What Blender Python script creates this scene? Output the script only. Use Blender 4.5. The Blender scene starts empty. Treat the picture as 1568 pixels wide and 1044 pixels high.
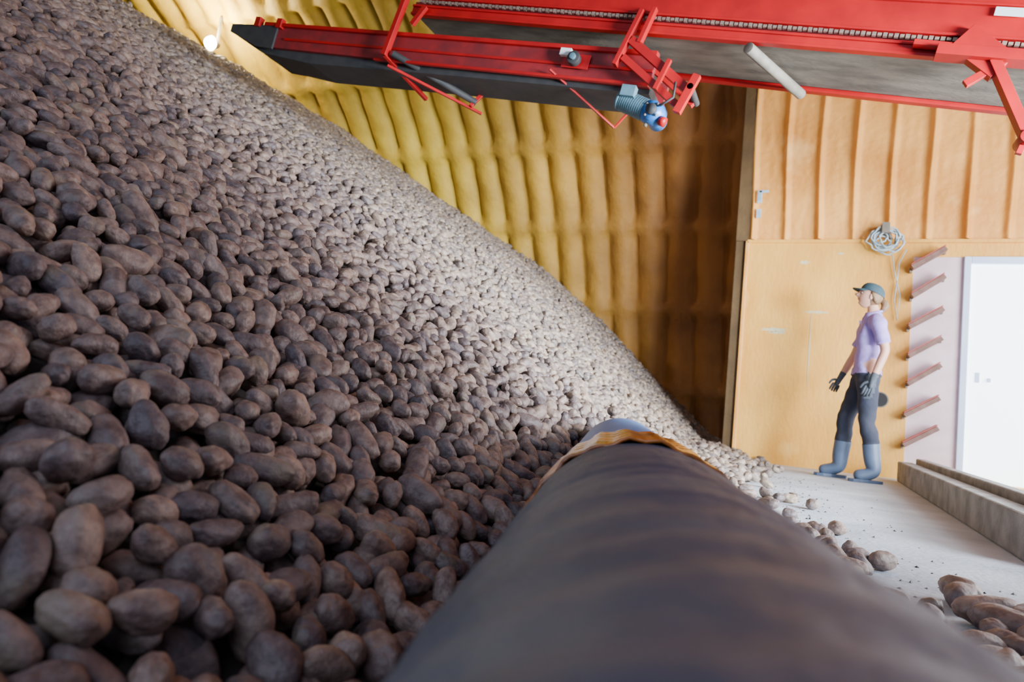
import bpy, bmesh, math, random
import numpy as np
from mathutils import Vector, Matrix, Euler, noise
random.seed(4); rng=np.random.default_rng(4)
S=bpy.context.scene
COL=S.collection
TH=math.radians(23.6); CT,ST=math.cos(TH),math.sin(TH)
def V(x,y,z=0.0): return Vector((CT*x-ST*y, ST*x+CT*y, z))
CAMZ=0.48
# ---------------------------------------------------------------- materials
def mat(name,c1,c2=None,scale=6,rough=.6,metal=0,bump=0,bscale=30,detail=6,spec=.5,stretch=None,c3=None,coat=0,bdist=.01):
    m=bpy.data.materials.new(name); m.use_nodes=True; n=m.node_tree.nodes; l=m.node_tree.links
    b=n['Principled BSDF']; b.inputs['Roughness'].default_value=rough; b.inputs['Metallic'].default_value=metal
    b.inputs['Specular IOR Level'].default_value=spec
    b.inputs['Coat Weight'].default_value=coat
    tc=n.new('ShaderNodeTexCoord'); mp=n.new('ShaderNodeMapping'); l.new(tc.outputs['Object'],mp.inputs[0])
    if stretch: mp.inputs['Scale'].default_value=stretch
    nz=n.new('ShaderNodeTexNoise'); nz.inputs['Scale'].default_value=scale; nz.inputs['Detail'].default_value=detail
    l.new(mp.outputs[0],nz.inputs['Vector'])
    r=n.new('ShaderNodeValToRGB'); r.color_ramp.elements[0].position=.35; r.color_ramp.elements[1].position=.65
    c2=c2 or tuple(x*.8 for x in c1)
    r.color_ramp.elements[0].color=(*c1,1); r.color_ramp.elements[1].color=(*c2,1)
    if c3:
        e=r.color_ramp.elements.new(.8); e.color=(*c3,1)
    l.new(nz.outputs['Fac'],r.inputs[0]); l.new(r.outputs[0],b.inputs['Base Color'])
    if bump:
        n2=n.new('ShaderNodeTexNoise'); n2.inputs['Scale'].default_value=bscale; n2.inputs['Detail'].default_value=5
        l.new(mp.outputs[0],n2.inputs['Vector'])
        bp=n.new('ShaderNodeBump'); bp.inputs['Strength'].default_value=bump; bp.inputs['Distance'].default_value=bdist
        l.new(n2.outputs['Fac'],bp.inputs['Height']); l.new(bp.outputs[0],b.inputs['Normal'])
    m['ramp']=r.name
    return m
def emis(name,c,s):
    m=bpy.data.materials.new(name); m.use_nodes=True; b=m.node_tree.nodes['Principled BSDF']
    b.inputs['Base Color'].default_value=(*c,1)
    b.inputs['Emission Color'].default_value=(*c,1); b.inputs['Emission Strength'].default_value=s; return m
def blend_attr(m,c1,c2,fac_builder):
    n=m.node_tree.nodes; l=m.node_tree.links; r=n[m['ramp']]; b=n['Principled BSDF']
    r2=n.new('ShaderNodeValToRGB'); r2.color_ramp.elements[0].position=.35; r2.color_ramp.elements[1].position=.65
    r2.color_ramp.elements[0].color=(*c1,1); r2.color_ramp.elements[1].color=(*c2,1)
    l.new(r.inputs[0].links[0].from_socket,r2.inputs[0])
    mx=n.new('ShaderNodeMixRGB'); l.new(fac_builder(n,l),mx.inputs[0]); l.new(r.outputs[0],mx.inputs[1]); l.new(r2.outputs[0],mx.inputs[2]); l.new(mx.outputs[0],b.inputs['Base Color'])
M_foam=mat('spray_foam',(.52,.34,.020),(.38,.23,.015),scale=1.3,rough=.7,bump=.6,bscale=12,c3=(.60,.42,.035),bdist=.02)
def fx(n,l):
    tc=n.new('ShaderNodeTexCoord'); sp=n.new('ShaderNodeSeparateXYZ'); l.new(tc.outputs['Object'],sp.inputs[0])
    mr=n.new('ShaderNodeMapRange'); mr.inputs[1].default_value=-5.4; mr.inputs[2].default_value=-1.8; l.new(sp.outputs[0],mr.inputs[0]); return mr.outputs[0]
blend_attr(M_foam,(.38,.15,.025),(.22,.08,.014),fx)  # foam turns darker brown to the right, the corner's shade put into its colour
M_foam2=mat('spray_foam_orange',(.82,.40,.085),(.66,.28,.045),scale=1.6,rough=.6,bump=.6,bscale=15,c3=(.88,.53,.18),bdist=.015)
M_brown=mat('foam_brown',(.115,.065,.02),(.075,.042,.013),scale=3,rough=.8,bump=.4)
M_ply=mat('plywood_orange',(.84,.45,.075),(.68,.31,.035),scale=2.0,rough=.5,bump=.4,bscale=30,stretch=(1,1,.45),c3=(.86,.55,.16))
M_pale=mat('pale_panel',(.74,.58,.60),(.64,.48,.51),scale=5,rough=.5,bump=.1)
M_white=emis('backlit_door_panel',(.86,.94,1.0),3.6)  # white door leaf made to glow; emission stands in for bright daylight
M_frame=mat('door_frame_paint',(.60,.72,.92),(.54,.66,.88),rough=.4)
M_conc=mat('concrete',(.50,.54,.58),(.34,.37,.42),scale=2.2,rough=.7,bump=.5,bscale=40,c3=(.60,.61,.62))
M_curb=mat('curb_concrete',(.27,.25,.23),(.15,.14,.13),scale=7,rough=.85,bump=.6,bscale=40)
M_red=mat('red_paint',(.38,.004,.006),(.28,.004,.006),scale=5,rough=.42,bump=.05,bscale=20,spec=.35)
M_dred=mat('red_paint_dusty',(.24,.010,.012),(.14,.010,.012),scale=9,rough=.55)
M_belt=mat('belt_grey',(.19,.16,.12),(.10,.085,.065),scale=4,rough=.8,stretch=(1,3,1),bump=.3)
M_black=mat('black_rubber',(.022,.022,.023),(.035,.033,.031),scale=12,rough=.7)
M_steel=mat('galvanised',(.20,.175,.135),(.15,.13,.10),scale=15,rough=.7)
M_chain=mat('chain_steel',(.34,.24,.18),(.22,.15,.12),scale=30,rough=.5,metal=.5)
M_motor=mat('motor_grey_blue',(.09,.18,.22),(.07,.14,.17),scale=20,rough=.45)
M_blue=mat('gearbox_blue',(.02,.15,.42),(.015,.11,.34),scale=20,rough=.35)
M_pipe=mat('pipe_plastic',(.034,.048,.088),(.052,.064,.100),scale=5,rough=.6,bump=.9,bscale=22,spec=.4)
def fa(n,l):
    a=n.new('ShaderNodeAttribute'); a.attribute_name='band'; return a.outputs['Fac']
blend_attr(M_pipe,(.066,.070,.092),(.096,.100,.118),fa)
M_pipe2=mat('pipe_blue',(.09,.19,.44),(.13,.22,.40),scale=9,rough=.5,bump=.1)
M_tape=mat('orange_tape',(.62,.16,.010),(.20,.06,.012),scale=9,rough=.25,bump=1,bscale=16,coat=.4,c3=(.66,.25,.04))
M_wood=mat('slat_wood',(.22,.12,.095),(.15,.08,.06),scale=12,rough=.7)
M_rededge=mat('slat_red',(.42,.08,.06),(.32,.05,.04),scale=12,rough=.5)
M_cable=mat('cable_grey',(.40,.54,.58),(.26,.36,.42),scale=20,rough=.5)
M_hole=mat('black_hole',(.005,.005,.005),(.008,.008,.008))
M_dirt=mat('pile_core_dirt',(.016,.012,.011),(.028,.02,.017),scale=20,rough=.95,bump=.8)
def potato_mat():
    m=bpy.data.materials.new('potato_skin'); m.use_nodes=True; n=m.node_tree.nodes; l=m.node_tree.links
    b=n['Principled BSDF']; b.inputs['Roughness'].default_value=.56; b.inputs['Specular IOR Level'].default_value=.5
    oi=n.new('ShaderNodeObjectInfo'); tc=n.new('ShaderNodeTexCoord')
    cmb=n.new('ShaderNodeCombineXYZ')
    mu=n.new('ShaderNodeMath'); mu.operation='MULTIPLY'; mu.inputs[1].default_value=37
    l.new(oi.outputs['Random'],mu.inputs[0])
    for i in range(3): l.new(mu.outputs[0],cmb.inputs[i])
    va=n.new('ShaderNodeVectorMath'); l.new(tc.outputs['Object'],va.inputs[0]); l.new(cmb.outputs[0],va.inputs[1])
    nz=n.new('ShaderNodeTexNoise'); nz.inputs['Scale'].default_value=30; nz.inputs['Detail'].default_value=8; nz.inputs['Roughness'].default_value=.68; l.new(va.outputs[0],nz.inputs['Vector'])
    r=n.new('ShaderNodeValToRGB'); e=r.color_ramp.elements; e[0].position=.38; e[0].color=(.108,.068,.066,1); e[1].position=.64; e[1].color=(.250,.186,.170,1)
    l.new(nz.outputs['Fac'],r.inputs[0])
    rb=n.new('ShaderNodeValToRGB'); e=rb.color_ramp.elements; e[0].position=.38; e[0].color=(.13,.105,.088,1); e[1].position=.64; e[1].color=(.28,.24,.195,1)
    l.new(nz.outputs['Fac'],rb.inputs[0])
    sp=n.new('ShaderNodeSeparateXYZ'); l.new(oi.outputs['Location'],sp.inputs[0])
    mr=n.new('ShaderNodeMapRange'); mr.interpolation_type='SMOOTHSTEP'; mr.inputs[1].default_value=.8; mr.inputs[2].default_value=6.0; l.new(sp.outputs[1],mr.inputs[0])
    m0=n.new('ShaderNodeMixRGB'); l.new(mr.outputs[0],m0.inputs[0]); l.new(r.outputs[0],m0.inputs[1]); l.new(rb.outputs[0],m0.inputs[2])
    r2=n.new('ShaderNodeValToRGB'); e=r2.color_ramp.elements; e[0].color=(.58,.56,.64,1); e[1].color=(1.4,1.24,1.06,1)
    l.new(oi.outputs['Random'],r2.inputs[0])
    mx=n.new('ShaderNodeMixRGB'); mx.blend_type='MULTIPLY'; mx.inputs[0].default_value=1
    l.new(m0.outputs[0],mx.inputs[1]); l.new(r2.outputs[0],mx.inputs[2])
    n3=n.new('ShaderNodeTexNoise'); n3.inputs['Scale'].default_value=11; n3.inputs['Detail'].default_value=6; l.new(va.outputs[0],n3.inputs['Vector'])
    r3=n.new('ShaderNodeValToRGB'); r3.color_ramp.elements[0].position=.56; r3.color_ramp.elements[0].color=(0,0,0,1); r3.color_ramp.elements[1].position=.70; r3.color_ramp.elements[1].color=(.75,.75,.75,1)
    l.new(n3.outputs['Fac'],r3.inputs[0])
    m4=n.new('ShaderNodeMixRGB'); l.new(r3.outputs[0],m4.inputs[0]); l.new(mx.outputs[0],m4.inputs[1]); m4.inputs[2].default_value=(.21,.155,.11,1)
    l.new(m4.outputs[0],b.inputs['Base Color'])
    n2=n.new('ShaderNodeTexNoise'); n2.inputs['Scale'].default_value=80; n2.inputs['Detail'].default_value=6; l.new(va.outputs[0],n2.inputs['Vector'])
    bp=n.new('ShaderNodeBump'); bp.inputs['Strength'].default_value=.6; bp.inputs['Distance'].default_value=.006
    l.new(n2.outputs['Fac'],bp.inputs['Height']); l.new(bp.outputs[0],b.inputs['Normal'])
    return m
M_pot=potato_mat()
# ---------------------------------------------------------------- mesh helpers
def link(o,parent=None):
    COL.objects.link(o)
    if parent: o.parent=parent
    return o
def mesh_obj(name,verts,faces,mats,parent=None,smooth=False,fm=None):
    me=bpy.data.meshes.new(name); me.from_pydata([tuple(v) for v in verts],[],faces); me.update()
    for m in (mats if isinstance(mats,(list,tuple)) else [mats]): me.materials.append(m)
    if fm is not None: me.polygons.foreach_set('material_index',fm)
    if smooth: me.polygons.foreach_set('use_smooth',[True]*len(me.polygons))
    return link(bpy.data.objects.new(name,me),parent)
class B:
    def __init__(s,mats): s.v=[];s.f=[];s.m=[];s.mats=mats;s.sm=[]
    def add(s,vs,fs,mi=0,smooth=False):
        o=len(s.v); s.v+= [Vector(v) for v in vs]; s.f+=[tuple(i+o for i in f) for f in fs]; s.m+=[mi]*len(fs); s.sm+=[smooth]*len(fs)
    def box(s,a,b,mi=0,T=None):
        vs=[Vector((x,y,z)) for x in (a[0],b[0]) for y in (a[1],b[1]) for z in (a[2],b[2])]
        if T: vs=[T(v) for v in vs]
        s.add(vs,[(0,1,3,2),(4,6,7,5),(0,4,5,1),(2,3,7,6),(0,2,6,4),(1,5,7,3)],mi)
    def bar(s,p,q,w,h,mi=0,T=None):
        p=Vector(p);q=Vector(q)
        if T: p=T(p);q=T(q)
        d=(q-p).normalized(); a=Vector((0,0,1)) if abs(d.z)<.9 else Vector((0,1,0))
        x=d.cross(a).normalized(); y=x.cross(d)
        vs=[c+x*i*w/2+y*j*h/2 for c in (p,q) for i,j in ((-1,-1),(1,-1),(1,1),(-1,1))]
        s.add(vs,[(0,1,2,3),(7,6,5,4),(0,4,5,1),(1,5,6,2),(2,6,7,3),(3,7,4,0)],mi)
    def tube(s,pts,rads,mi=0,T=None,n=20,cap=True):
        pts=[Vector(p) for p in pts]
        if T: pts=[T(p) for p in pts]
        vs=[];fs=[]
        ref=None
        for i,p in enumerate(pts):
            d=(pts[min(i+1,len(pts)-1)]-pts[max(i-1,0)]).normalized()
            if ref is None: ref=Vector((0,0,1)) if abs(d.z)<.9 else Vector((0,1,0))
            x=d.cross(ref).normalized(); y=x.cross(d); ref=y
            r=rads[i] if hasattr(rads,'__len__') else rads
            for k in range(n):
                a=2*math.pi*k/n; vs.append(p+x*math.cos(a)*r+y*math.sin(a)*r)
        for i in range(len(pts)-1):
            for k in range(n): fs.append((i*n+k,i*n+(k+1)%n,(i+1)*n+(k+1)%n,(i+1)*n+k))
        if cap: fs+= [tuple(range(n))[::-1],tuple((len(pts)-1)*n+k for k in range(n))]
        s.add(vs,fs,mi,True)
    def obj(s,name,parent=None,bevel=0):
        o=mesh_obj(name,s.v,s.f,s.mats,parent,fm=s.m)
        o.data.polygons.foreach_set('use_smooth',s.sm)
        bm=bmesh.new(); bm.from_mesh(o.data); bmesh.ops.recalc_face_normals(bm,faces=bm.faces); bm.to_mesh(o.data); bm.free()
        if bevel:
            md=o.modifiers.new('bevel','BEVEL'); md.width=bevel; md.segments=2; md.limit_method='ANGLE'; md.angle_limit=math.radians(50)
        return o
def empty(name,loc=(0,0,0)):
    e=bpy.data.objects.new(name,None); e.location=loc; COL.objects.link(e); e.empty_display_size=.1; return e
# ---------------------------------------------------------------- room shell
AC,AR=3.6,6.6
def arch():
    xs=np.arange(-15,3.65,.041); th=np.radians(np.arange(0,128.01,.75))
    Xg,Tg=np.meshgrid(xs,th)
    deg=np.degrees(Tg)
    rib=np.abs(np.cos(math.pi*(Xg+.1)/.41+.15*np.sin(deg*.13+Xg)))
    rib=rib**.75*.135
    ph=((deg-17.0)/10.4); d=np.abs(ph-np.round(ph))*10.4*math.radians(1)*AR
    band=np.exp(-(d/.10)**2)*.14
    disp=np.maximum(rib,band)+.2*np.minimum(rib,band)
    rn=np.sin(Xg*3.1+deg*.21)*.010+np.sin(Xg*7.3-deg*.5)*.008+np.sin(Xg*17.3+deg*1.5)*.005
    R=AR-disp-rn
    Y=AC+R*np.cos(Tg); Z=R*np.sin(Tg)
    verts=np.stack([Xg,Y,Z],-1).reshape(-1,3)
    nx=len(xs);nt=len(th)
    i=np.arange(nt-1)[:,None]*nx+np.arange(nx-1)[None]
    f=np.stack([i,i+1,i+nx+1,i+nx],-1).reshape(-1,4)
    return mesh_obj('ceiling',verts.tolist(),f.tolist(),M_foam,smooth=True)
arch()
PY=7.93
b=B([M_conc]); b.box((-15.2,-4,-.15),(5,10.6,0)); b.obj('floor')
b=B([M_brown]); b.box((-15.15,-1,0),(-14.95,10.4,6.6)); b.obj('wall_left')
b=B([M_ply,M_foam2,M_pale,M_brown,M_hole])
x0=-.70
T12=.12
b.box((x0,PY,0),(.93,PY+T12,2.44),0)
b.box((.93,PY+.01,0),(1.37,PY+T12,2.27),2)
b.box((.93,PY,2.27),(3.6,PY+T12,2.44),0)
b.box((2.45,PY,0),(3.6,PY+T12,2.27),0)
nx=430; xs=np.linspace(x0,3.6,nx); top=4.75
vs=[];fs=[]
zs=np.linspace(2.455,top,30)
for j,z in enumerate(zs):
    for i,x in enumerate(xs):
        p=((x+.5+.018*math.sin(z*2.3+x*1.7))/.345)%1.0
        pr=-(.050+.012*math.sin(x*9+z*3))*math.exp(-((p-.5)/.085)**2)
        vs.append((x,PY+.02+pr+.010*noise.noise(Vector((x*4,z*4,1)))+.006*noise.noise(Vector((x*16,z*16,4))),z))
for j in range(len(zs)-1):
    for i in range(nx-1): fs.append((j*nx+i,j*nx+i+1,(j+1)*nx+i+1,(j+1)*nx+i))
b.add(vs,fs,1,True)
b.box((x0,PY+.035,2.44),(3.6,PY+T12,top),1)
b.box((x0,PY-.02,2.415),(3.6,PY,2.45),0)
b.obj('wall_back')
b=B([M_brown,M_foam2]); b.box((x0-.13,PY+.02,0),(x0-.002,PY+.26,4.7),0); b.box((x0-.02,PY-.02,0),(x0+.02,PY-.002,2.44),1); b.box((x0-.13,PY-.01,2.44),(x0+.02,PY+.018,4.7),0); b.obj('trim_1',bevel=.012)
b=B([M_hole,M_steel])
b.tube([(.69,PY-.002,.78),(.69,PY-.006,.78)],.070,0,n=28,cap=True); b.tube([(.69,PY-.001,.78),(.69,PY-.003,.78)],.082,1,n=28)
o=b.obj('vent_hole'); o.data.polygons.foreach_set('use_smooth',[False]*len(o.data.polygons))
dr=empty('door_1',(0,0,0))
b=B([M_frame]); 
b.box((1.37,PY-.03,0),(1.43,PY+.1,2.27)); b.box((2.41,PY-.03,0),(2.47,PY+.1,2.27)); b.box((1.43,PY-.03,2.2),(2.41,PY+.1,2.27)); b.obj('door_frame',dr,.006)
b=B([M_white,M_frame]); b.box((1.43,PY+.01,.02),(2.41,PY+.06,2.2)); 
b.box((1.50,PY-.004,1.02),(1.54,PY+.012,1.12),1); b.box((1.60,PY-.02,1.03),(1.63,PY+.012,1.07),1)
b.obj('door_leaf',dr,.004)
b=B([M_foam2]); RX=3.6
b.box((RX,6.6,0),(RX+.15,10.2,4.8)); b.box((RX,-1.5,3.9),(RX+.15,6.6,6.6)); b.obj('wall_right')
b=B([M_curb,M_wood]); b.box((.84,3.42,0),(.97,7.60,.19),0); b.box((.985,3.2,0),(1.07,7.55,.235),0); b.obj('concrete_curb',bevel=.012)
b=B([M_rededge,M_ply]); b.box((1.12,PY-.32,0),(2.6,PY-.05,.06),1); b.box((1.12,PY-.34,.0),(2.6,PY-.32,.05),0); b.obj('threshold_plank',bevel=.004)
b=B([M_wood,M_rededge,M_steel])
for i in range(7):
    z=.42+i*.295+random.uniform(-.012,.012)
    p=Vector((.91+random.uniform(-.01,.01),PY-.11,z-.07)); q=Vector((1.19,PY-.11,z+.13+random.uniform(-.012,.012)))
    b.bar(p,q,.13,.042,0); b.bar(p+Vector((-.008,-.0,.030)),q+Vector((-.008,0,.030)),.12,.01,1)
    b.bar(p+Vector((0,.05,-.01)),p+Vector((0,.10,-.01)),.02,.05,2)
    b.bar(q+Vector((0,.05,-.01)),q+Vector((0,.10,-.01)),.02,.05,2)
b.obj('slat_rack')
b=B([M_cable,M_steel])
for k in range(9):
    cx,cz,r=.65+random.uniform(-.04,.04),2.42+random.uniform(-.04,.04),random.uniform(.06,.14)
    pts=[(cx+r*math.cos(a)*random.uniform(.8,1.15),PY-.055-.008*k,cz+r*.95*math.sin(a)*random.uniform(.8,1.15)) for a in np.linspace(0,2*math.pi,18)]
    b.tube(pts,.009,0,n=6)
b.box((.62,PY-.14,2.49),(.69,PY-.03,2.60),1)
pts=[(.72,PY-.04,2.35),(.76,PY-.04,2.1),(.82,PY-.04,1.85),(.80,PY-.04,1.6),(.77,PY-.04,1.8),(.80,PY-.04,2.2),(.86,PY-.04,2.34)]
b.tube(pts,.005,0,n=6)
b.obj('cable_coil')
b=B([M_cable,M_steel])
for (x,z,w,h) in ((-.60,2.93,.05,.14),(-.56,2.99,.10,.03),(-.60,2.74,.05,.10)):
    b.box((x-w/2,PY-.06,z-h/2),(x+w/2,PY-.035,z+h/2))
b.obj('wall_brackets',bevel=.004)
M_smear=mat('dried_glue',(.66,.54,.28),(.50,.50,.34),rough=.7)
b=B([M_smear])
for (x,z,w,h) in ((-.36,1.45,.13,.022),(-.33,1.42,.09,.014),(.04,1.66,.11,.016),(.0,1.25,.006,.38),(-.1,2.2,.05,.02),(.25,2.3,.03,.012)):
    vs=[(x,PY-.003,z)]; n_=18
    for k in range(n_):
        a=2*math.pi*k/n_; q=1+.35*math.sin(k*2.3+x*9); vs.append((x+w*math.cos(a)*q,PY-.003,z+h*math.sin(a)*q))
    b.add(vs,[(0,1+k,1+(k+1)%n_) for k in range(n_)],0)
b.obj('glue_smears')
# ---------------------------------------------------------------- pile height
def sst(a,b_,x):
    t=np.clip((x-a)/(b_-a),0,1); return t*t*(3-2*t)
def edge_x(y): return 1.17+np.maximum(0,y-2)*.29-.10*sst(2.1,3,y)*sst(5.6,4.6,y)+.10*sst(5.0,6.5,y)
def hgt(bx,by):
    x=CT*bx+ST*by; y=-ST*bx+CT*by
    up=.949*x-.316*y
    w=sst(.1,-2.9,up)*sst(-10.5,-6,up)
    z=-.23-.568*x+.208*y+.066*np.maximum(y,0)*w
    z=z+.025*np.sin(x*2.1+1)*np.cos(y*1.7)+.012*np.sin(x*6.1+y*4.3)
    edge=edge_x(y)+.07*np.sin(y*5.3)+.05*np.sin(y*11+1)
    sp=.20*(edge-x)
    sp=np.where(x>-.1,np.minimum(sp,.16),-1)
    sp=sp*sst(.9,2.6,y)+np.where(edge>x,.0,-.2)
    z=np.maximum(z,sp)
    return z
def roof(by):
    return np.sqrt(np.maximum(AR**2-(by-AC)**2,0))
gx=np.arange(-13.5,2.2,.06); gy=np.arange(-1.2,10.3,.06)
GX,GY=np.meshgrid(gx,gy); GZ=hgt(GX,GY)-.055
GZ=np.where(GZ<-.02,-.02,GZ)
GZ=np.minimum(GZ,roof(GY)+.05)
nx,ny=len(gx),len(gy)
i=np.arange(ny-1)[:,None]*nx+np.arange(nx-1)[None]
f=np.stack([i,i+1,i+nx+1,i+nx],-1).reshape(-1,4)
vz=np.stack([GX,GY,GZ],-1).reshape(-1,3)
keep=(vz[f][:,:,2].max(1)>-.015)&((vz[f][:,:,0].mean(1)<x0-.1)|(vz[f][:,:,1].mean(1)<PY-.05))
pile=empty('potato_pile')
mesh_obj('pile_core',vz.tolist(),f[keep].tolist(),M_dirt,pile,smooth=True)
PD=(.151,.9885); PRt=(.9885,-.151); PR=.207; POFF=.066
def pipe_pt(v): return V(POFF*PRt[0]+v*PD[0],POFF*PRt[1]+v*PD[1],PR)
PEND=3.45
src=bpy.data.collections.new('potato_shapes')
def potato(i):
    bm=bmesh.new(); bmesh.ops.create_icosphere(bm,subdivisions=4,radius=1)
    L=[.045,.050,.039,.055,.043,.035,.047,.060,.044,.052][i]; W=[.030,.028,.031,.030,.027,.030,.032,.029,.029,.027][i]; H=W*.88
    off=Vector((i*7.3,i*3.1,i*1.7))
    pw=2.7 if L/W>1.5 else 2.3
    for v in bm.verts:
        p=v.co.copy()
        ax=min(abs(p.x),.9999); fac=((1-ax**pw)**.5)/math.sqrt(1-ax*ax) if ax<.999 else 1.1
        fac=min(fac,1.22)
        q=Vector((p.x*L,p.y*W*fac,p.z*H*fac))
        q.y+=.12*L*(p.x**2)*(1 if i%2 else -1)*.8
        q.y*=1+.09*p.x*(1 if i%3 else -1); q.z*=1+.07*p.x
        q*=1+.13*noise.noise(p*1.0+off)+.08*noise.noise(p*2.4+off)+.02*noise.noise(p*7+off)
        for k in range(7):
            e=Vector((math.sin(k*2.4+i)*.8,math.cos(k*1.7+i*2),math.sin(k*3.3+i*1.3))).normalized()
            dd=(p-e).length
            q*=1-.08*math.exp(-(dd/.12)**2)
        v.co=q
    me=bpy.data.meshes.new('potato_%d'%i); bm.to_mesh(me); bm.free(); me.materials.append(M_pot)
    me.polygons.foreach_set('use_smooth',[True]*len(me.polygons))
    o=bpy.data.objects.new('potato_shape_%d'%i,me); src.objects.link(o)
NV=10
for i in range(NV): potato(i)
cell=.064; P=[];R_=[];SC=[];ID=[]
def frame_at(bx,by):
    e=.03
    gx_=(hgt(bx+e,by)-hgt(bx-e,by))/(2*e); gy_=(hgt(bx,by+e)-hgt(bx,by-e))/(2*e)
    return Vector((-float(gx_),-float(gy_),1)).normalized()
def throw(natt,dmin,dz,layer):
    y=np.where(rng.random(natt)<.35, rng.random(natt)*3.2-.2, np.sqrt(rng.random(natt))*12.0)
    xr=rng.random(natt)
    xl=-1.0*y-.9; xrr=np.minimum(.8*y+.5,3.4)
    x=xl+(xrr-xl)*xr
    bx=CT*x-ST*y; by=ST*x+CT*y
    h=hgt(bx,by)
    ok=(h>-.01)&(h<roof(by)-.02)&(by<10.1)&(bx>-13.4)
    ok&=~((bx>x0-.2)&(by>PY-.06))
    u=x*PRt[0]+y*PRt[1]-POFF; v=x*PD[0]+y*PD[1]
    ok&=~((np.abs(u)<PR+.02)&(v<PEND)&(v>-1.2)&(h<2*PR+.03))
    ok&=~((x**2+y**2)<.12)
    ok&=~((bx>.76)&(by>3.1))
    grid={}
    bxs=bx[ok];bys=by[ok];hs=h[ok];xs_=x[ok];ys_=y[ok];us=u[ok]
    out=0
    d2=dmin*dmin
    for k in range(len(bxs)):
        X,Y,Z=bxs[k],bys[k],hs[k]
        flat= Z<.17 and us[k]>PR
        if flat and layer==0:
            e=float(edge_x(ys_[k]))
            if e-xs_[k]<.22 and random.random()<.985: continue
        if flat and layer==1: continue
        c=(int(X//cell),int(Y//cell),int(Z//cell))
        bad=False
        for a in (-1,0,1):
            for b2 in (-1,0,1):
                for c2 in (-1,0,1):
                    g=grid.get((c[0]+a,c[1]+b2,c[2]+c2))
                    if g:
                        for q in g:
                            if (q[0]-X)**2+(q[1]-Y)**2+(q[2]-Z)**2<d2: bad=True;break
                    if bad:break
                if bad:break
            if bad:break
        if bad: continue
        grid.setdefault(c,[]).append((X,Y,Z)); out+=1
        n=frame_at(X,Y)
        az=random.uniform(0,2*math.pi)
        t=Vector((math.cos(az),math.sin(az),0)); t=(t-n*t.dot(n)).normalized()
        t=(t+n*random.gauss(0,.34)).normalized()
        s2=n.cross(t).normalized(); n2=t.cross(s2)
        m=Matrix((t,s2,n2)).transposed() @ Matrix.Rotation(random.uniform(0,6.28),3,'X')
        sc=random.uniform(.72,1.06)
        if random.random()<.10: sc*=1.22
        if flat: sc=max(sc,.9)*1.15
        zz=Z+random.uniform(-.016,.018)+dz
        zz=max(zz,.026*sc)
        P.append((X,Y,zz)); R_.append(tuple(m.to_euler('XYZ'))); SC.append((sc,sc*random.uniform(.9,1.1),sc)); ID.append(random.randrange(NV))
    return out
print('layer0',throw(460000,.0565,.0,0))
print('layer1',throw(160000,.060,-.044,1))
extra=[(V(.535,3.42,.445),.95),(V(1.36,2.02,.042),1.45),(V(1.30,1.93,.042),1.5),(V(1.29,1.80,.042),1.5),(V(1.34,1.74,.042),1.45),(V(1.25,1.68,.044),1.5),(V(1.31,1.62,.042),1.4),(V(1.24,1.56,.044),1.5),(V(1.33,2.38,.034),1.2),(V(1.27,2.42,.034),1.2),(V(1.50,3.05,.03),1.1),(V(1.75,3.85,.03),1.1)]
for p,s in extra:
    P.append(tuple(p)); R_.append((random.uniform(-.2,.2),random.uniform(-.1,.1),random.uniform(0,6))); SC.append((s,s,s)); ID.append(random.randrange(NV))
me=bpy.data.meshes.new('potatoes'); me.from_pydata(P,[],[])
a=me.attributes.new('rot','FLOAT_VECTOR','POINT'); a.data.foreach_set('vector',np.array(R_,dtype=np.float32).ravel())
a=me.attributes.new('scl','FLOAT_VECTOR','POINT'); a.data.foreach_set('vector',np.array(SC,dtype=np.float32).ravel())
a=me.attributes.new('idx','INT','POINT'); a.data.foreach_set('value',np.array(ID,dtype=np.int32))
po=link(bpy.data.objects.new('potatoes',me),pile)
ng=bpy.data.node_groups.new('potato_scatter','GeometryNodeTree')
ng.interface.new_socket('Geometry',in_out='INPUT',socket_type='NodeSocketGeometry'); ng.interface.new_socket('Geometry',in_out='OUTPUT',socket_type='NodeSocketGeometry')
n=ng.nodes; l=ng.links
gi=n.new('NodeGroupInput'); go=n.new('NodeGroupOutput'); ci=n.new('GeometryNodeCollectionInfo'); iop=n.new('GeometryNodeInstanceOnPoints')
ci.inputs['Collection'].default_value=src; ci.inputs['Separate Children'].default_value=True; ci.inputs['Reset Children'].default_value=True
def na(nm,t):
    k=n.new('GeometryNodeInputNamedAttribute'); k.data_type=t; k.inputs['Name'].default_value=nm; return k.outputs['Attribute']
e2r=n.new('FunctionNodeEulerToRotation')
l.new(gi.outputs[0],iop.inputs['Points']); l.new(ci.outputs[0],iop.inputs['Instance']); iop.inputs['Pick Instance'].default_value=True
l.new(na('idx','INT'),iop.inputs['Instance Index']); l.new(na('rot','FLOAT_VECTOR'),e2r.inputs[0]); l.new(e2r.outputs[0],iop.inputs['Rotation'])
l.new(na('scl','FLOAT_VECTOR'),iop.inputs['Scale']); l.new(iop.outputs[0],go.inputs[0])
SCATTER=(po,ng)
print('potatoes',len(P))
b=B([M_dirt,M_curb])
for k in range(260):
    y=random.uniform(1.6,6.0); x=float(edge_x(y))+abs(random.gauss(0,.25))-.05
    c=V(x,y); 
    if c.x>.72 or c.y>6.3: continue
    s=random.uniform(.003,.009); vs=[]
    for (i_,j_,k_) in ((1,0,0),(-1,0,0),(0,1,0),(0,-1,0),(0,0,1)):
        vs.append((c.x+i_*s*random.uniform(.6,1.4),c.y+j_*s*random.uniform(.6,1.4),k_*s*random.uniform(.5,1)+.0005))
    b.add(vs,[(0,2,4),(2,1,4),(1,3,4),(3,0,4)],random.randrange(2))
b.obj('soil_crumbs')
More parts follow.
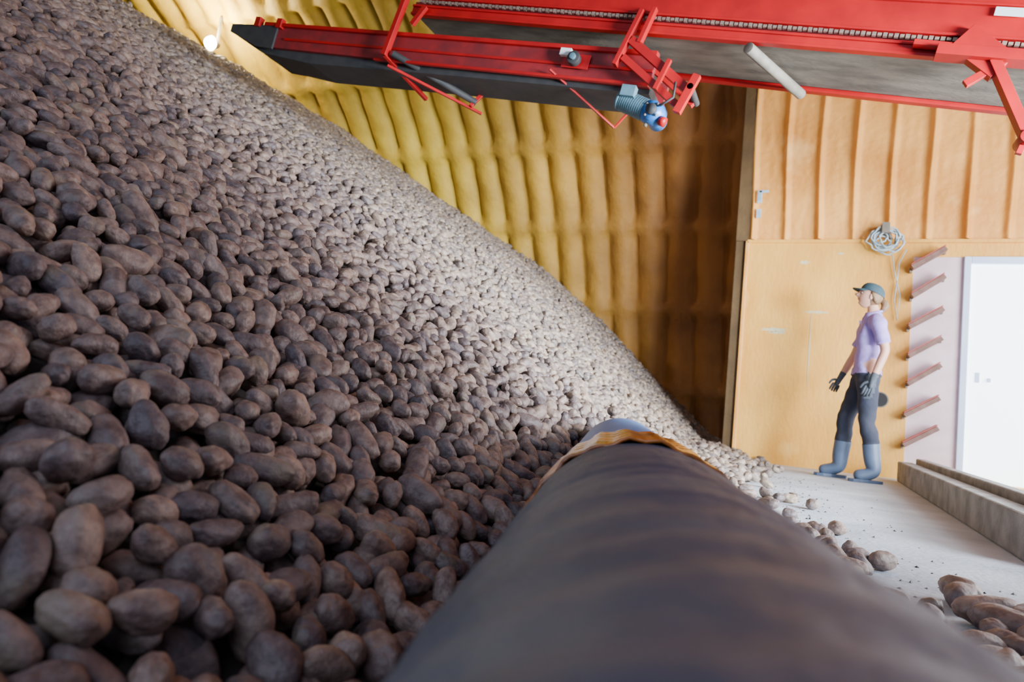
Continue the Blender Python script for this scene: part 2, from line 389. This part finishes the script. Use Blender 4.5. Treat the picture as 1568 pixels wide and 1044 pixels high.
# ---------------------------------------------------------------- pipe
pp=empty('ventilation_pipe')
def tube_prof(name,v0,v1,rf,m,step=.006,n=96,bandf=None):
    vs=[];fs=[];bd=[]; vv=np.arange(v0,v1+step/2,step)
    sx=V(PRt[0],PRt[1],0).normalized(); uz=Vector((0,0,1))
    for v in vv:
        c=pipe_pt(v)
        for k in range(n):
            a=2*math.pi*k/n; r=rf(v,a); vs.append(c+sx*math.cos(a)*r+uz*math.sin(a)*r)
            if bandf: bd.append(bandf(v,a))
    L=len(vv)
    for i in range(L-1):
        for k in range(n): fs.append((i*n+k,i*n+(k+1)%n,(i+1)*n+(k+1)%n,(i+1)*n+k))
    o=mesh_obj(name,vs,fs,m,pp,smooth=True)
    if bandf:
        at=o.data.attributes.new('band','FLOAT','POINT'); at.data.foreach_set('value',np.array(bd,dtype=np.float32))
    s=o.modifiers.new('wall','SOLIDIFY'); s.thickness=.006; s.offset=-1
    return o
def corr(v,a):
    return PR-.006+.0030*math.sin(2*math.pi*v/.095+a)+.0015*math.sin(2*math.pi*v/.37+2*a)+.0016*noise.noise(Vector((v*20,math.cos(a)*4,math.sin(a)*4)))
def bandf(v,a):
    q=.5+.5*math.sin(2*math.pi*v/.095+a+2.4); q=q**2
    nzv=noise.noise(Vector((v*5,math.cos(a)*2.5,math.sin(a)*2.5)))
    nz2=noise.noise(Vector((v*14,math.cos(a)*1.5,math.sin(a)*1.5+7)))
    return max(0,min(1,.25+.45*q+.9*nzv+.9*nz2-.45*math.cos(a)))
tube_prof('pipe_body',-1.0,1.62,corr,M_pipe,step=.01,bandf=bandf)
tube_prof('pipe_far_section',1.60,PEND,lambda v,a:PR-.008+.003*math.sin(2*math.pi*v/.11+a),M_pipe2,step=.01)
tube_prof('pipe_joint_tape',1.24,1.66,lambda v,a:PR+.002+.003*math.sin(v*70+3*math.sin(a*5))+.003*math.sin(a*23),M_tape,step=.008)
# ---------------------------------------------------------------- conveyor boom
O=Vector((-1.04,4.21,2.90)); E1=Vector((-.978,0,.209)); E2=Vector((0,1,0)); E3=Vector((.209,0,.978))
def L2(p): return O+E1*p[0]+E2*p[1]+E3*p[2]
def L3(p): return O+E1*p[0]+E2*p[1]+E3*(p[2]-.018*max(0,p[0]))
cv=empty('potato_conveyor')
b=B([M_red,M_belt,M_dred,M_black,M_steel,M_chain])
s0,s1=-4.6,1.95
for w0 in (0,.60):
    wa,wb_=w0,w0+.05
    b.box((s0,wa,0),(s1,wb_,.018),0,L2)
    b.box((s0,wa,.062),(s1,wb_,.078),0,L2)
    b.box((s0,wa+.012,.018),(s1,wb_-.01,.062),0,L2)
    b.box((s0,wa,.112),(s1-.15,wb_,.60),0,L2)
    b.box((s0,wa-.03,.112),(s1-.15,wb_,.128),0,L2)
    b.box((s0,wa-.02,.30),(s1-.15,wb_,.315),0,L2)
    b.box((s0,wa-.03,.58),(s1-.15,wb_,.60),0,L2)
    b.box((s0,wa+.03,.078),(s1,wb_,.112),2,L2)
b.box((s0,.05,.03),(s1,.60,.045),1,L2)
b.box((s0,.04,.045),(s1,.61,.06),3,L2)
b.obj('outer_boom',cv,.003)
b=B([M_chain])
for k in range(210):
    s=-4.2+k*.029
    b.box((s,-.022,.086 if k%2 else .083),(s+.022,-.004,.102 if k%2 else .105),0,L2)
b.obj('drive_chain',cv)
b=B([M_red,M_belt,M_dred,M_black,M_steel,M_chain])
def prism(secs,mi):
    vs=[]
    for (s,wa,wb_,ta,tb) in secs: vs+=[L3((s,wa,ta)),L3((s,wb_,ta)),L3((s,wb_,tb)),L3((s,wa,tb))]
    fs=[(0,1,2,3)]
    for i in range(len(secs)-1):
        o=i*4
        for k in range(4): fs.append((o+k,o+4+k,o+4+(k+1)%4,o+(k+1)%4))
    o=(len(secs)-1)*4; fs.append((o+3,o+2,o+1,o)); b.add(vs,fs,mi)
prism([(-.05,.06,.10,-.33,-.09),(3.30,.06,.10,-.30,-.12),(3.66,.06,.10,-.26,-.12)],2)
prism([(-.05,.46,.50,-.33,-.09),(3.30,.46,.50,-.30,-.12),(3.66,.46,.50,-.26,-.12)],2)
b.box((-.05,.03,-.335),(2.2,.06,-.315),0,L3); b.box((-.05,.03,-.125),(3.45,.06,-.095),0,L3); b.box((-.05,.045,-.235),(3.2,.06,-.215),0,L3)
prism([(-.05,.10,.46,-.36,-.30),(1.5,.10,.46,-.37,-.30),(2.9,.10,.47,-.39,-.26),(3.45,.10,.47,-.34,-.14),(3.78,.08,.48,-.22,-.13)],3)
prism([(3.3,.04,.06,-.32,-.12),(3.5,.04,.06,-.31,-.12),(3.84,.04,.06,-.20,-.13)],3)
prism([(3.3,.50,.52,-.34,-.12),(3.5,.50,.52,-.33,-.12),(3.84,.50,.52,-.20,-.13)],3)
b.tube([(3.76,.06,-.165),(3.76,.50,-.165)],.045,3,L3)
for s in (3.25,3.5): b.box((s,.02,-.14),(s+.06,.07,-.06),0,L3)
b.box((.0,.10,-.12),(3.6,.46,-.105),1,L3)
b.obj('inner_boom',cv,.003)
M_label=mat('label_white',(.7,.72,.72),(.6,.62,.62))
b=B([M_red,M_black,M_steel,M_blue,M_motor,M_label])
b.bar((1.98,-.03,.35),(2.05,-.03,-.36),.04,.05,0,L2); b.bar((1.80,-.03,.05),(1.88,-.03,-.1),.03,.04,0,L2)
b.bar((2.05,-.03,-.35),(1.95,.50,-.46),.03,.03,0,L2)
b.tube([(1.99,-.02,-.33),(1.42,.42,-.46)],.026,1,L2,n=12); b.bar((1.45,.40,-.50),(1.40,.44,-.38),.03,.03,0,L2)
b.bar((2.02,.0,-.42),(1.38,.48,-.52),.02,.02,0,L2)
b.bar((.66,0,-.31),(.24,.42,-.50),.014,.014,0,L2); b.bar((.24,.42,-.50),(.16,.42,-.36),.014,.014,0,L2)
b.tube([(.50,.02,-.22),(.50,-.03,-.22)],.045,1,L2); b.tube([(.50,-.03,-.22),(.50,-.05,-.22)],.022,4,L2); b.box((.40,.03,-.27),(.6,.035,-.17),0,L2)
b.box((.54,-.005,-.20),(.62,.03,-.15),5,L2)
b.bar((.10,-.05,.12),(.18,-.05,-.26),.03,.06,0,L2); b.bar((.02,-.05,.14),(.06,-.05,-.10),.03,.05,0,L2)
b.bar((.12,-.05,-.08),(-.36,-.05,-.38),.04,.055,0,L2); b.bar((.14,-.05,-.20),(-.30,-.05,-.47),.04,.045,0,L2)
b.bar((.12,.12,-.08),(-.36,.12,-.38),.04,.055,0,L2)
b.bar((-.38,-.08,-.28),(-.32,-.08,-.53),.05,.04,0,L2); b.bar((-.18,-.08,-.20),(-.14,-.08,-.40),.03,.03,0,L2)
b.tube([(-.36,-.10,-.36),(-.36,.16,-.36)],.022,1,L2,n=14)
b.tube([(-.62,-.02,-.05),(-.92,.60,-.03)],.034,2,L2)
b.bar((-1.72,-.03,.10),(-1.95,-.03,-.05),.06,.16,0,L2); b.bar((-1.50,-.03,.05),(-2.6,-.03,.02),.05,.03,0,L2)
b.bar((-1.90,-.04,-.02),(-2.14,-.04,-.40),.05,.075,0,L2); b.bar((-1.80,-.04,-.16),(-1.95,-.04,-.02),.03,.04,0,L2)
b.tube([(-2.14,-.10,-.42),(-2.14,.05,-.42)],.035,0,L2); b.bar((-2.14,-.04,-.42),(-2.13,-.04,-.50),.03,.03,0,L2)
b.box((-1.98,-.024,.24),(-1.84,-.020,.29),5,L2)
b.box((1.35,-.012,.17),(1.62,-.008,.24),5,L2)
b.box((-1.62,-.10,-.03),(-2.30,.0,.03),0,L2)
b.obj('brackets_and_struts',cv,.003)
b=B([M_motor,M_blue,M_steel,M_red,M_black])
mp=Vector((.06,-.05,-.48)); md_=Vector((-.86,0,-.24)).normalized()
pts=[];rr=[]
for k in range(25):
    t=k*.0075; pts.append(mp+md_*t); rr.append(.072 if k%2 else .063)
b.tube([mp-md_*.035,mp-md_*.02,mp-md_*.001],[.045,.066,.070],0,L2,n=24); b.tube(pts,rr,0,L2,n=24)
b.tube([mp+md_*.18,mp+md_*.20,mp+md_*.28,mp+md_*.31],[.07,.075,.07,.045],1,L2,n=24)
g=mp+md_*.24
b.tube([g+Vector((0,-.07,0)),g+Vector((0,.13,0))],.062,1,L2,n=20)
b.tube([g+Vector((0,-.07,-.0)),g+Vector((0,-.09,0))],.035,4,L2,n=20)
b.box(tuple(mp+md_*.06+Vector((-.04,-.10,.01))),tuple(mp+md_*.06+Vector((.05,-.04,.08))),0,L2)
for k in range(4): b.tube([g+Vector((.05*math.cos(k*1.57+.7),-.08,.05*math.sin(k*1.57+.7))),g+Vector((.05*math.cos(k*1.57+.7),-.068,.05*math.sin(k*1.57+.7)))],.008,2,L2,n=8)
b.tube([g+md_*.06+Vector((0,-.03,-.03)),g+md_*.10+Vector((0,-.03,-.03))],.03,3,L2,n=14)
b.tube([g+md_*.05+Vector((0,-.08,.04)),g+md_*.12+Vector((0,-.08,.12)),g+md_*.10+Vector((0,-.06,.22))],.008,4,L2,n=8)
b.tube([g+Vector((.03,0,-.06)),g+Vector((.035,0,-.085))],.012,2,L2,n=8)
b.obj('drive_motor',cv)
# ---------------------------------------------------------------- lamp on roof
def ell(bb,c,r,mi,n=16,rot=None):
    vs=[];fs=[]
    for i in range(n+1):
        t=math.pi*i/n
        for k in range(n*2):
            a=math.pi*k/n; q=Vector((r[0]*math.sin(t)*math.cos(a),r[1]*math.sin(t)*math.sin(a),r[2]*math.cos(t)))
            if rot: q=rot@q
            vs.append(Vector(c)+q)
    w=2*n
    for i in range(n):
        for k in range(w): fs.append((i*w+k,i*w+(k+1)%w,(i+1)*w+(k+1)%w,(i+1)*w+k))
    bb.add(vs,fs,mi,True)
lp=V(-4.72,9.5,5.10)
fl=empty('flood_lamp',tuple(lp))
b=B([M_steel,emis('lamp_glass',(1,.97,.88),140)])
b.tube([(0,.12,.03),(0,.04,0),(0,-.0,-.01)],[.05,.08,.11],0,n=20,cap=False)
ell(b,(0,-.01,-.01),(.085,.085,.085),1,12); b.bar((0,.10,.02),(0,.12,.45),.03,.03,0)
b.obj('lamp_head',fl)
ld=bpy.data.lights.new('lamp_light','POINT'); ld.energy=230; ld.color=(1,.90,.62); ld.shadow_soft_size=.08
lo=bpy.data.objects.new('lamp_light',ld); COL.objects.link(lo); lo.parent=fl; lo.location=(0.12,-.14,.10)
# ---------------------------------------------------------------- person
M_skin=mat('skin',(.62,.34,.24),(.56,.29,.20),scale=8,rough=.5)
M_shirt=mat('lavender_shirt',(.38,.28,.62),(.30,.22,.52),scale=9,rough=.8,bump=.6,bscale=16)
M_trs=mat('navy_trousers',(.020,.024,.042),(.030,.034,.052),scale=9,rough=.85,bump=.5,bscale=18)
M_boot=mat('rubber_boot_grey',(.09,.13,.20),(.07,.10,.16),scale=9,rough=.45)
M_glove=mat('work_glove',(.06,.075,.09),(.09,.10,.12),scale=25,rough=.9,spec=.2)
M_hair=mat('hair_light_brown',(.26,.16,.08),(.16,.09,.045),scale=60,rough=.6,stretch=(1,1,.2))
M_cap=mat('cap_teal',(.03,.07,.085),(.025,.055,.07),scale=20,rough=.8)
M_eye=mat('eye_dark',(.03,.02,.02)); M_eyew=mat('eye_white',(.8,.8,.78)); M_lip=mat('lip',(.5,.2,.17))
per=empty('standing_person')
base=V(3.20,6.22,0); per.location=base; per.scale=(1.045,)*3
FA=-16
fw=(V(-1,0)*math.cos(math.radians(FA))+V(0,-1)*math.sin(math.radians(FA))).normalized()
per.rotation_euler=(0,0,math.atan2(fw.y,fw.x))   # local +x = forward, +y = her left
def ln(p): return (p[0]-.055*max(0,p[2]-.1),p[1],p[2])
nodes=[];edges=[];rad=[]
def add(p,r,par=None):
    nodes.append(p); rad.append(r if isinstance(r,tuple) else (r,r))
    if par is not None: edges.append((par,len(nodes)-1))
    return len(nodes)-1
pel=add(ln((-.01,0,.94)),(.114,.102)); bel=add(ln((.0,0,1.07)),(.098,.090),pel); che=add(ln((.012,0,1.23)),(.110,.100),bel); uch=add(ln((-.008,0,1.36)),(.094,.082),che)
nk=add(ln((-.008,0,1.455)),(.048,.050),uch); hd=add(ln((.016,0,1.55)),(.045,.047),nk)
def arm(pts):
    sh=add(pts[0],.054,uch); m1=add(tuple((Vector(pts[0])*.5+Vector(pts[1])*.5)),.046,sh); el=add(pts[1],.038,m1)
    m2=add(tuple((Vector(pts[1])*.6+Vector(pts[2])*.4)),.037,el); wr=add(pts[2],.027,m2); d=(Vector(pts[2])-Vector(pts[1])).normalized()
    ha=add(tuple(Vector(pts[2])+d*.05),(.020,.034),wr)
    add(tuple(Vector(pts[2])+d*.09),(.016,.036),ha)
LA=[ln((-.015,.155,1.375)),ln((-.085,.20,1.12)),ln((-.010,.215,.87))]
RA=[ln((.0,-.155,1.375)),ln((.07,-.195,1.11)),ln((.17,-.18,.89))]
arm(LA); arm(RA)
def leg(hip,knee,ank,toe):
    h=add(hip,.092,pel); m=add(tuple(Vector(hip)*.5+Vector(knee)*.5),.083,h); k=add(knee,.066,m)
    c=add(tuple(Vector(knee)*.62+Vector(ank)*.38+Vector((-.012,0,0))),.066,k); b1=add(tuple(Vector(knee)*.35+Vector(ank)*.65),.063,c); a=add(ank,.056,b1)
    d=(Vector(toe)-Vector(ank)); bl=add(tuple(Vector(ank)+d*.6),(.048,.042),a); add(toe,(.046,.036),bl)
RL=[ln((0,-.085,.88)),(.09,-.105,.50),(.11,-.12,.085),(.265,-.14,.042)]
LL=[ln((0,.085,.88)),(-.045,.11,.50),(-.12,.125,.085),(.035,.145,.042)]
leg(*RL); leg(*LL)
def skin_obj(name,nodes,edges,rad,root,sub=2):
    me=bpy.data.meshes.new(name); me.from_pydata(nodes,edges,[]); o=bpy.data.objects.new(name,me); COL.objects.link(o)
    o.modifiers.new('skin','SKIN'); s=o.modifiers.new('sub','SUBSURF'); s.levels=sub; s.render_levels=sub
    for i,v in enumerate(me.skin_vertices[0].data): v.radius=rad[i]; v.use_root=(i==root)
    bpy.context.view_layer.update()
    dg=bpy.context.evaluated_depsgraph_get(); m2=bpy.data.meshes.new_from_object(o.evaluated_get(dg))
    bpy.data.objects.remove(o); return m2
bme=skin_obj('body',nodes,edges,rad,0,3)
def segd(p,a,b_):
    ab=b_-a; t=max(0,min(1,(p-a).dot(ab)/ab.length_squared)); return (p-(a+ab*t)).length,t
SEG=[]
for A in (LA,RA):
    hand_=Vector(A[2])+(Vector(A[2])-Vector(A[1])).normalized()*.12
    SEG+=[('ua',A[0],A[1]),('fa',A[1],A[2]),('ha',A[2],tuple(hand_))]
for G in (RL,LL): SEG+=[('th',G[0],G[1]),('sh',G[1],G[2]),('ft',G[2],G[3])]
SEG+=[('to',ln((0,0,.93)),ln((0,0,1.38))),('ne',ln((-.01,0,1.44)),ln((.012,0,1.56))),('to',ln((0,-.12,1.36)),ln((0,.12,1.36)))]
SEG=[(a,Vector(b1),Vector(c1)) for a,b1,c1 in SEG]
for m in (M_skin,M_shirt,M_trs,M_boot,M_glove): bme.materials.append(m)
def cls(p):
    best=min(((segd(p,s[1],s[2]),s[0]) for s in SEG),key=lambda q:q[0][0]); (d,t),k=best
    if k=='ua': return 1 if t<.78 else 0
    if k=='fa': return 0 if t<.80 else 4
    if k=='ha': return 4
    if k=='th': return 1 if p.z>.92 else 2
    if k=='sh': return 2 if t<.42 else 3
    if k=='ft': return 3
    if k=='ne': return 0 if p.z>1.465 else 1
    return 1 if p.z>.92 else 2
vm={}
for f_ in bme.polygons:
    c=cls(f_.center); f_.material_index=c; f_.use_smooth=True
    for v in f_.vertices: vm.setdefault(v,set()).add(c)
bme.update()
nrms=[v.normal.copy() for v in bme.vertices]
for v in bme.vertices:
    s=vm.get(v.index,set()); nrm=nrms[v.index]; co=v.co.copy()
    if 1 in s and 0 not in s: 
        v.co=co+nrm*(.013+.014*noise.noise(Vector((co.x*9,co.y*9,co.z*16)))+ (.008 if co.z<.98 else 0))
    elif 3 in s: v.co=co+nrm*.009
    elif 2 in s: v.co=co+nrm*(.006+.014*noise.noise(Vector((co.x*8,co.y*8,co.z*13))))
    if v.co.z<.012: v.co.z=.004
link(bpy.data.objects.new('body',bme),per)
def hand(name,A,side,curl):
    wr=Vector(A[2]); d=(wr-Vector(A[1])).normalized(); palm=wr+d*.085
    f=Vector((1,0,0)); across=(f-d*f.dot(d)).normalized(); nin=d.cross(across).normalized()
    if nin.y*side>0: nin=-nin
    N_=[];E_=[];Rr=[]
    def chain(pts,rs):
        i0=len(N_)
        for p,r in zip(pts,rs): N_.append(tuple(p)); Rr.append((r,r))
        for k in range(len(pts)-1): E_.append((i0+k,i0+k+1))
    out=[]
    for k,(off,ln_) in enumerate(((.027,.068),(.009,.078),(-.009,.072),(-.026,.056))):
        p0=palm+across*off-d*.02; p1=palm+across*off*1.1+d*.02; p2=p1+(d*.85+nin*curl).normalized()*ln_*.4; p3=p2+(d*.5+nin*(curl+.5)).normalized()*ln_*.33; p4=p3+(d*.15+nin).normalized()*ln_*.25
        N_.clear();E_.clear();Rr.clear(); chain([p0,p1,p2,p3,p4],[.010,.0105,.0098,.009,.0075]); out.append(skin_obj('f',list(N_),list(E_),list(Rr),0,1))
    t0=wr+d*.03+across*.018; N_.clear();E_.clear();Rr.clear()
    t1=t0+(across*.8+d*.6+nin*.2).normalized()*.04; t2=t1+(across*.25+d+nin*.4).normalized()*.032; t3=t2+(d+nin*.6).normalized()*.024
    chain([t0,t1,t2,t3],[.013,.012,.0105,.008]); out.append(skin_obj('f',list(N_),list(E_),list(Rr),0,1))
    bm=bmesh.new()
    for m in out: bm.from_mesh(m)
    me=bpy.data.meshes.new(name); bm.to_mesh(me); bm.free(); me.materials.append(M_glove)
    me.polygons.foreach_set('use_smooth',[True]*len(me.polygons)); link(bpy.data.objects.new(name,me),per)
hand('left_hand_fingers',LA,1,.35); hand('right_hand_fingers',RA,-1,.35)
md=SCATTER[0].modifiers.new('scatter','NODES'); md.node_group=SCATTER[1]
HC=Vector(ln((.040,0,1.610)))
hp=empty('head'); hp.parent=per; hp.location=HC; hp.rotation_euler=(0,math.radians(-18),math.radians(0)); hp.scale=(.97,)*3
bm=bmesh.new(); bmesh.ops.create_uvsphere(bm,u_segments=48,v_segments=36,radius=1)
for v in bm.verts:
    p=v.co; x,y,z=p
    X=x*.092; Y=y*.074; Z=z*.115
    if z<0:
        k=-z; Y*=1-.38*k*k; 
        if x>0: X*=1-.10*k
        else: X*=1-.45*k
        X+=.012*k
    fr=max(0,x)
    X+=fr*(.034*math.exp(-((y/.16)**2)-((z+.20)/.13)**2))
    X+=fr*(.014*math.exp(-((y/.13)**2)-((z-.02)/.22)**2))
    X-=fr*.012*math.exp(-(((abs(y)-.36)/.17)**2)-((z-.04)/.11)**2)
    X+=fr*.006*math.exp(-((z-.20)/.08)**2)
    X+=fr*.009*math.exp(-((y/.25)**2)-((z+.48)/.06)**2)
    X-=fr*.007*math.exp(-((y/.3)**2)-((z+.62)/.06)**2)
    X+=fr*.016*math.exp(-((y/.3)**2)-((z+.82)/.15)**2)
    v.co=Vector((X,Y,Z))
me=bpy.data.meshes.new('face'); bm.to_mesh(me); bm.free(); me.materials.append(M_skin); me.materials.append(M_lip)
for f_ in me.polygons:
    f_.use_smooth=True; c=f_.center
    if c.x>.07 and abs(c.y)<.024 and -.063<c.z<-.049: f_.material_index=1
link(bpy.data.objects.new('face',me),hp)
b=B([M_eyew,M_eye,M_skin,M_hair])
for s in (-1,1):
    ell(b,(.074,s*.028,.004),(.011,.012,.010),0); ell(b,(.0835,s*.028,.004),(.003,.0055,.0055),1)
    ell(b,(-.002,s*.077,-.008),(.018,.008,.030),2); ell(b,(.004,s*.083,-.006),(.010,.004,.018),2)
    b.bar((.085,s*.014,.022),(.078,s*.044,.024),.006,.006,3)
b.obj('eyes_and_ears',hp)
b=B([M_hair])
ell(b,(-.022,0,.008),(.085,.081,.095),0)
for s in (-1,1): b.tube([(.01,s*.072,.03),(-.015,s*.082,.0),(-.04,s*.075,-.03),(-.07,s*.04,-.045)],[.012,.018,.02,.018],0,n=10)
b.tube([(-.09,0,-.0),(-.125,.0,-.01),(-.145,.01,-.04),(-.14,.012,-.085),(-.12,.012,-.115)],[.018,.032,.034,.026,.006],0,n=14)
b.obj('hair_with_ponytail',hp)
b=B([M_cap])
vs=[];fs=[];n=32
for i in range(11):
    t=math.pi/2*i/10
    for k in range(n):
        a=2*math.pi*k/n; vs.append((-.008+.106*math.cos(a)*math.cos(t)**.7,.088*math.sin(a)*math.cos(t)**.7,.032+.088*math.sin(t)+.012*math.cos(a)*math.cos(t)))
for i in range(10):
    for k in range(n): fs.append((i*n+k,i*n+(k+1)%n,(i+1)*n+(k+1)%n,(i+1)*n+k))
b.add(vs,fs,0,True)
vs=[];fs=[]
for j in range(6):
    for k in range(15):
        a=math.radians(-62+124*k/14); r=j/5
        ext=.068*r*max(0,math.cos(a*1.15))**.6
        vs.append((-.008+.104*math.cos(a)+ext,.088*math.sin(a)*(1-.1*r),.044-.018*r-.84*(.088*math.sin(a))**2))
for j in range(5):
    for k in range(14): fs.append((j*15+k,j*15+k+1,(j+1)*15+k+1,(j+1)*15+k))
o_=len(vs); vs2=[(x,y,z-.006) for x,y,z in vs]; 
b.add(vs+vs2,fs+[tuple(i+o_ for i in f)[::-1] for f in fs],0,True)
ell(b,(-.008,0,.121),(.008,.008,.005),0,8)
b.obj('baseball_cap',hp)
b=B([M_shirt,M_black,M_boot])
cc=ln((-.008,0,1.462))
pts=[(cc[0]+.058*math.cos(a),.058*math.sin(a),cc[2]-.02*math.cos(a)) for a in np.linspace(.35,2*math.pi-.35,20)]
b.tube(pts,.012,0,n=8)
for G in (RL,LL):
    a_=Vector(G[2]);t_=Vector(G[3])
    dxy=Vector((t_.x-a_.x,t_.y-a_.y,0)).normalized(); nn=Vector((-dxy.y,dxy.x,0)); st=[]
    h0=Vector((a_.x,a_.y,0))-dxy*.065; ln2=(Vector((t_.x,t_.y,0))-h0).length+.045
    for t,w in ((0,.024),(.04,.040),(.3,.040),(.45,.036),(.7,.048),(.9,.042),(1,.020)): st.append((h0+dxy*t*ln2,w))
    vs=[];fs=[]
    for z in (0.001,.026):
        for p,w in st: vs+=[p+nn*w+Vector((0,0,z)),p-nn*w+Vector((0,0,z))]
    q=len(st)*2
    for i_ in range(len(st)-1):
        k=i_*2; fs+=[(k,k+1,k+3,k+2),(q+k,q+k+2,q+k+3,q+k+1),(k,k+2,q+k+2,q+k),(k+1,q+k+1,q+k+3,k+3)]
    fs+=[(0,q,q+1,1),(q-2,q-1,2*q-1,2*q-2)]
    b.add(vs,fs,2)
b.obj('collar_and_soles',per)
# ---------------------------------------------------------------- lights
def area(name,loc,target,sx,sy,e,col,spread=180):
    ld=bpy.data.lights.new(name,'AREA'); ld.shape='RECTANGLE'; ld.size=sx; ld.size_y=sy; ld.energy=e; ld.color=col; ld.spread=math.radians(spread)
    o=bpy.data.objects.new(name,ld); COL.objects.link(o); o.location=loc
    d=Vector(target)-Vector(loc); o.rotation_euler=d.to_track_quat('-Z','Y').to_euler(); return o
area('daylight_vehicle_door',(3.5,4.9,2.0),(-3.5,6.8,1.9),3.0,3.2,640,(.90,.94,1.0),160)
area('pile_band_light',(3.4,2.3,1.35),(-2.0,5.7,1.55),1.8,.9,400,(.78,.88,1.0),66)  # added narrow light, out of view, makes the bright band on the pile
area('rear_fill_light',(-1.5,-3.2,3.4),(-1.5,3,1.0),7,3.2,190,(.60,.75,1.0))  # added fill from behind the camera, lifts near potatoes and pipe
w=bpy.data.worlds.new('world'); S.world=w; w.use_nodes=True
w.node_tree.nodes['Background'].inputs[0].default_value=(.52,.68,1,1); w.node_tree.nodes['Background'].inputs[1].default_value=.36
# ---------------------------------------------------------------- camera
cd=bpy.data.cameras.new('camera'); cam=bpy.data.objects.new('camera',cd); COL.objects.link(cam); S.camera=cam
cd.lens=24; cd.sensor_width=36; cd.clip_start=.01
pit=math.radians(4.45); rol=math.radians(5.4)
Fh=V(0,1,0); U0=Vector((0,0,1)); Rv=V(1,0,0)
F=Fh*math.cos(pit)+U0*math.sin(pit); Uv=U0*math.cos(pit)-Fh*math.sin(pit)
Rc=Rv*math.cos(rol)+Uv*math.sin(rol); Uc=Uv*math.cos(rol)-Rv*math.sin(rol)
mm=Matrix((Rc,Uc,-F)).transposed().to_4x4(); mm.translation=Vector((0,0,CAMZ)); cam.matrix_world=mm
cd.dof.use_dof=True; cd.dof.focus_distance=2.4; cd.dof.aperture_fstop=3.5
